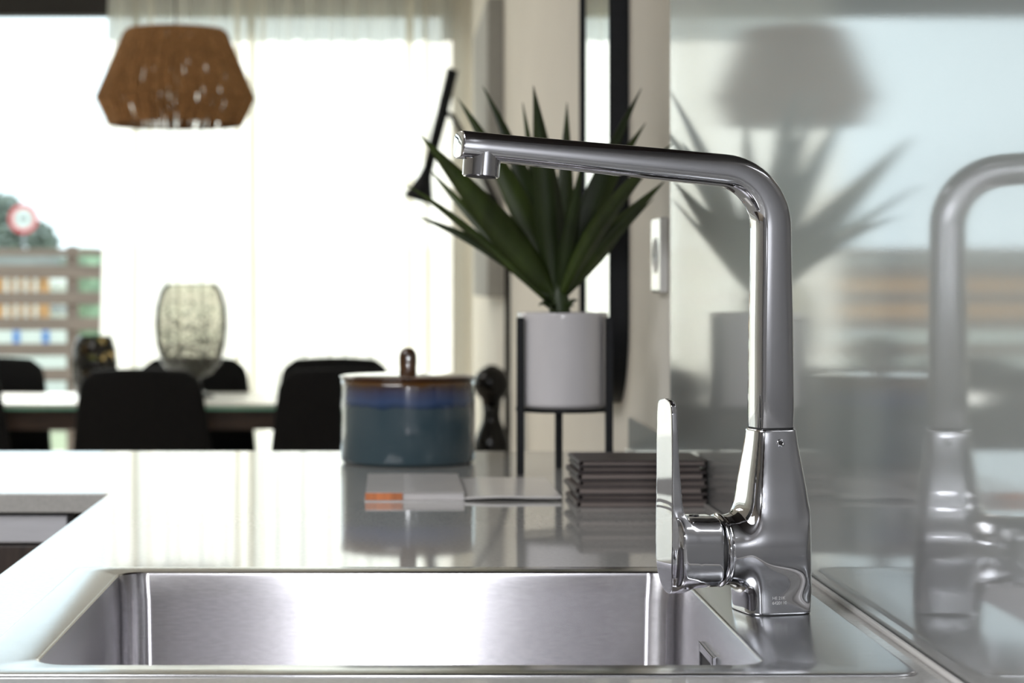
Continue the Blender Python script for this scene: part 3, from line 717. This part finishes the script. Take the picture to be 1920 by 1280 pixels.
def V7(px, py): return Vector(((px - CX) * 7.1 / FPX, 7.1, CAMZ - (py - CY) * 7.1 / FPX))
k7 = 7.1 / FPX
def vz(py): return CAMZ - (py - CY) * k7 - TZ
va = thing('speckled_vase', 'large clear glass vase with grey speckles on the dining table', 'vase', (V7(358, 0).x, 7.1, TZ + .0003))
obj('glass_bowl', lathe([(18 * k7, vz(708)), (40 * k7, vz(700)), (56 * k7, vz(680)), (65 * k7, vz(645)), (68 * k7, vz(610)), (66 * k7, vz(575)), (58 * k7, vz(545)), (50 * k7, vz(533)), (47 * k7, vz(531)), (45 * k7, vz(534))], 56, cap=False), 'speckled_glass', va, smooth=True)
obj('glass_foot', lathe([(44 * k7, 0), (44 * k7, .006), (26 * k7, .020), (16 * k7, .035), (18 * k7, vz(708))], 40), 'dark_speckled_glass', va, smooth=True)
vb = thing('dark_vase', 'smaller black and gold speckled glass vase left of the near chair', 'vase', (V7(181, 0).x, 7.06, TZ + .0003))
obj('glass_bowl', lathe([(22 * k7, .0002), (34 * k7, .008), (41 * k7, .05), (42 * k7, vz(680)), (40 * k7, vz(655)), (34 * k7, vz(636)), (29 * k7, vz(629)), (27 * k7, vz(629)), (27 * k7, vz(633))], 48, cap=False), 'dark_speckled_glass', vb, smooth=True)

# ------------------------------------------------------------------ pendant lamp
pd = thing('pendant_lamp', 'brown woven rope pendant lamp hanging over the dining table', 'lamp', ((329 - CX) * k7, 7.1, 1.648))
prof = [(.160, .316), (.171, .306), (.259, .100), (.263, .090), (.258, .080), (.220, .000)]
def strands(n, jit, rad, off):
    parts = []
    for i in range(n):
        a = 2 * PI * (i + random.uniform(-.3, .3)) / n; da = random.uniform(-jit, jit)
        pts = [((r - off) * math.cos(a + da * q), (r - off) * math.sin(a + da * q), z) for q, (r, z) in zip((0, .05, .75, .8, .85, 1.1), prof)]
        parts.append(tube(pts, rad, 5, False))
    return join(*parts)
s_ = obj('woven_rope', strands(300, .10, .0030, .0), 'rope', pd, smooth=True); s_['kind'] = 'stuff'
s_ = obj('inner_rope', strands(170, .22, .0030, .006), 'rope', pd, smooth=True); s_['kind'] = 'stuff'
for r, z in ((.158, .313), (.256, .090), (.217, .003)):
    obj('wire_ring', tube([(r * math.cos(2 * PI * i / 48), r * math.sin(2 * PI * i / 48), z) for i in range(49)], .003, 8, False), 'black_metal', pd, smooth=True)
for i in range(3):
    a = 2 * PI * i / 3 + .3; obj('spoke', tube([(0, 0, .313), (.158 * math.cos(a), .158 * math.sin(a), .313)], .0025, 8), 'black_metal', pd)
obj('lamp_holder', lathe([(.018, .19), (.020, .21), (.020, .29), (.012, .318)], 24), 'black_metal', pd, smooth=True)
obj('bulb', lathe([(.004, .085), (.022, .092), (.032, .115), (.030, .14), (.016, .175), (.014, .19)], 24), 'bulb', pd, smooth=True)
obj('cord', tube([(0, 0, .316), (0, 0, ZC - 1.648 - .02)], .0028, 8), 'cord', pd)
obj('ceiling_rose', lathe([(.055, ZC - 1.648 - .025), (.055, ZC - 1.648 - .0005)], 32), 'black_metal', pd)

# ------------------------------------------------------------------ sheer curtain
def curtain(x0, x1, y, z0, z1, seed=1):
    """sheer cloth in pleats, some folded back over themselves"""
    n = int((x1 - x0) * 480); rows = [0, .12, .35, .6, .85, .96, 1.0]; V, F = [], []
    rnd = random.Random(seed); ph = [rnd.uniform(0, 6.28) for _ in range(8)]
    for j, q in enumerate(rows):
        z = z0 + (z1 - z0) * q
        for i in range(n + 1):
            u = i / n; t = u * (x1 - x0)
            env = max(0.0, .42 + .40 * math.sin(t * 13.0 + ph[1] + 1.5 * math.sin(t * 3.1)) + .30 * math.sin(t * 29 + ph[2]))
            th = t * 62 + 1.6 * math.sin(t * 6.1 + ph[3]) + .25 * math.sin(t * 17 + ph[4] + q)
            edge = min(1, u * 40, (1 - u) * 40)
            xx = t + edge * (.004 + .046 * env * env) * math.sin(2 * th) * .5
            yy = (.012 + .022 * env) * (1 - .25 * q) * math.sin(th) + .006 * math.sin(t * 190 + ph[5])
            V.append((x0 + xx - .06 * (1 - q) * max(0, 1 - u * 6), y + yy, z))
    for j in range(len(rows) - 1):
        for i in range(n):
            a = j * (n + 1) + i; F.append((a, a + 1, a + n + 2, a + n + 1))
    return V, F
CXL = (202 - CX) * 8.36 / FPX
ct = thing('sheer_curtain', 'cream sheer curtain hanging in soft folds across the bright window', 'curtain', (0, 0, 0))
obj('fabric', curtain(CXL + .005, .295, 8.37, .015, 2.53), 'voile', ct, smooth=True)
obj('hem', curtain(CXL + .005, .295, 8.37, .010, .04), 'voile', ct, smooth=True)
c2 = thing('sheer_curtain', 'cream sheer curtain gathered at the far left end of the window', 'curtain', (0, 0, 0))
obj('fabric', curtain(-5.9, -3.2, 8.37, .015, 2.53, 4), 'voile', c2, smooth=True)
rl = thing('curtain_rail', 'white curtain rail fixed under the ceiling above the window', 'curtain rail', (0, 8.37, 2.53))
obj('rail', box(XL + .05, .30, -.02, .02, .012, .0895), 'wall_white', rl, bevel=.003)

# ------------------------------------------------------------------ outside: fence, sign, tree, shed, barrier, hedge
FD = 14.0
def fz(py): return CAMZ - (py - CY) * FD / FPX
fe = thing('terrace_fence', 'brown wooden terrace fence of spaced horizontal boards seen through the window', 'fence', (-2.4, FD, 0))
for y0, y1 in ((466, 479), (497, 522), (547, 571), (595, 619), (643, 667), (690, 714), (737, 761), (784, 808)):
    obj('board', box(-4.6, 3.6, -.015, .015, fz(y1), fz(y0)), 'fence_wood', fe, bevel=.004)
for x in (-4.2, -2.0, (134 - CX) * FD / FPX + 2.4, 2.4, 3.4):
    obj('post', box(x - .035, x + .035, .0155, .085, -.02, fz(460)), 'fence_wood', fe, bevel=.004)

SD = 42.0
sp_ = P(44, 410, SD)
sg = thing('traffic_sign', 'round white traffic sign with red border beyond the fence', 'sign', (sp_.x, SD, -.06))
zc = sp_.z + .06
def disc(r0, r1, y0, y1, n=40):
    v, f = lathe([(r0, y0), (r1, y0), (r1, y1), (r0, y1), (r0, y0)] if r0 else [(r1, y0), (r1, y1)], n, cap=not r0); return [(x, -z, y) for x, y, z in v], f
obj('red_border', disc(.205, .29, 0, .012), 'sign_red', sg, loc=(0, 0, zc))
fcx = obj('sign_face', disc(0, .206, 0, .010), 'sign_white', sg, loc=(0, 0, zc))
obj('dark_mark', join(box(-.10, -.02, -.0125, -.0102, -.05, .05), box(.02, .10, -.0125, -.0102, -.05, .05)), 'sign_grey', fcx)
obj('pole', tube([(0, .03, 0), (0, .03, zc + .3)], .03, 12), 'sign_grey', sg, smooth=True)

def clump(parent, pts, m, seed, name='foliage', s=.16, n=900):
    rnd = random.Random(seed); V, F = [], []
    for _ in range(n):
        c, r = rnd.choice(pts); d = Vector((rnd.gauss(0, 1), rnd.gauss(0, 1), rnd.gauss(0, 1))).normalized() * r * rnd.uniform(.5, 1.05)
        p = Vector(c) + d; a = Vector((rnd.uniform(-1, 1), rnd.uniform(-1, 1), rnd.uniform(-1, 1))).normalized(); b = a.orthogonal().normalized()
        k = len(V); V += [p - a * s, p + b * s * .5, p + a * s, p - b * s * .5]; F.append((k, k + 1, k + 2, k + 3))
    o = obj(name, (V, F), m, parent); o['kind'] = 'stuff'; return o
def tp(px, py, d=46.0): return P(px, py, d)
tr_ = thing('tree', 'grey-green leafy tree behind the traffic sign', 'tree', (tp(10, 0).x, 46, -.06))
b0 = Vector((tp(10, 0).x, 46, -.06))
obj('trunk', tube([(0, 0, 0), (.05, 0, .9), (.1, 0, 1.9)], [.16, .12, .07], 10), 'bark', tr_, smooth=True)
clump(tr_, [(tp(-30, 420) - b0, .75), (tp(10, 395) - b0, .35), (tp(30, 440) - b0, .40), (tp(70, 440) - b0, .33), (tp(-10, 450) - b0, .55), (tp(90, 456) - b0, .22)], 'tree_grey', 3, s=.11, n=1500)

BD = 26.0
def bz(py): return CAMZ - (py - CY) * BD / FPX
sh = thing('brick_shed', 'low orange brick shed with grey roof behind the fence', 'shed', (-7.2, BD, -.06))
xr = (92 - CX) * BD / FPX + 7.2
obj('wall', box(-3.2, xr, 0, 1.6, 0, bz(505) + .06), 'orange_brick', sh)
obj('roof', box(-3.3, xr + .08, -.1, 1.7, bz(505) + .06, bz(478) + .06), 'slate', sh, bevel=.01)
for i, px in enumerate((14, 32, 50, 68)):
    obj('pier', box((px - 3 - CX) * BD / FPX + 7.2, (px + 3 - CX) * BD / FPX + 7.2, -.08, -.0005, 0, bz(505) + .055), 'render_white', sh)
for px, r, l, bd in ((102, .05, 'white bollard next to the brick shed', 25.6), (120, .06, 'white bollard beside the green hedge', 24.6)):
    p = thing('bollard', l, 'bollard', ((px - CX) * bd / FPX, bd, -.06), 0, 'bollards by the shed')
    obj('post', lathe([(r, 0), (r, 1.15), (r * 1.25, 1.16), (r * 1.25, 1.24), (r * .6, 1.30)], 20), 'render_white', p, smooth=True)
    obj('band', lathe([(r * 1.02, .86), (r * 1.02, .93)], 20), 'sign_grey', p)
lb = thing('low_barrier', 'low white barrier with blue panels in front of the shed', 'barrier', (-5.2, 23, -.06))
def lz(py): return CAMZ - (py - CY) * 23 / FPX + .06
obj('wall', box(-3.2, (132 - CX) * 23 / FPX + 5.2, 0, .15, 0, lz(618)), 'render_white', lb, bevel=.01)
for px in (-40, 31, 86):
    obj('blue_panel', box((px - 6 - CX) * 23 / FPX + 5.2, (px + 6 - CX) * 23 / FPX + 5.2, -.02, -.0005, lz(650), lz(620)), 'panel_blue', lb)
def hedge():
    n = 26; V, F = [], []
    x0, x1 = (136 - CX) * 26 / FPX, 1.5
    prof = [(-.35, 0), (-.42, .4), (-.40, .9), (-.30, bz(470) + .0), (0, bz(466) + .06), (.3, bz(470)), (.4, .8), (.38, 0)]
    rnd = random.Random(5)
    for i in range(n + 1):
        for y, z in prof: V.append((x0 + (x1 - x0) * i / n, 26.6 + y + rnd.uniform(-.05, .05), z - .06 + (rnd.uniform(-.04, .04) if z > .1 else 0)))
    k = len(prof)
    for i in range(n):
        for j in range(k - 1): F.append((i * k + j, (i + 1) * k + j, (i + 1) * k + j + 1, i * k + j + 1))
    F += [tuple(range(k)), tuple(n * k + j for j in range(k))]
    return V, F
tag(obj('hedge', hedge(), 'hedge', smooth=True), 'clipped pale green hedge behind the fence beside the curtain edge', 'hedge')
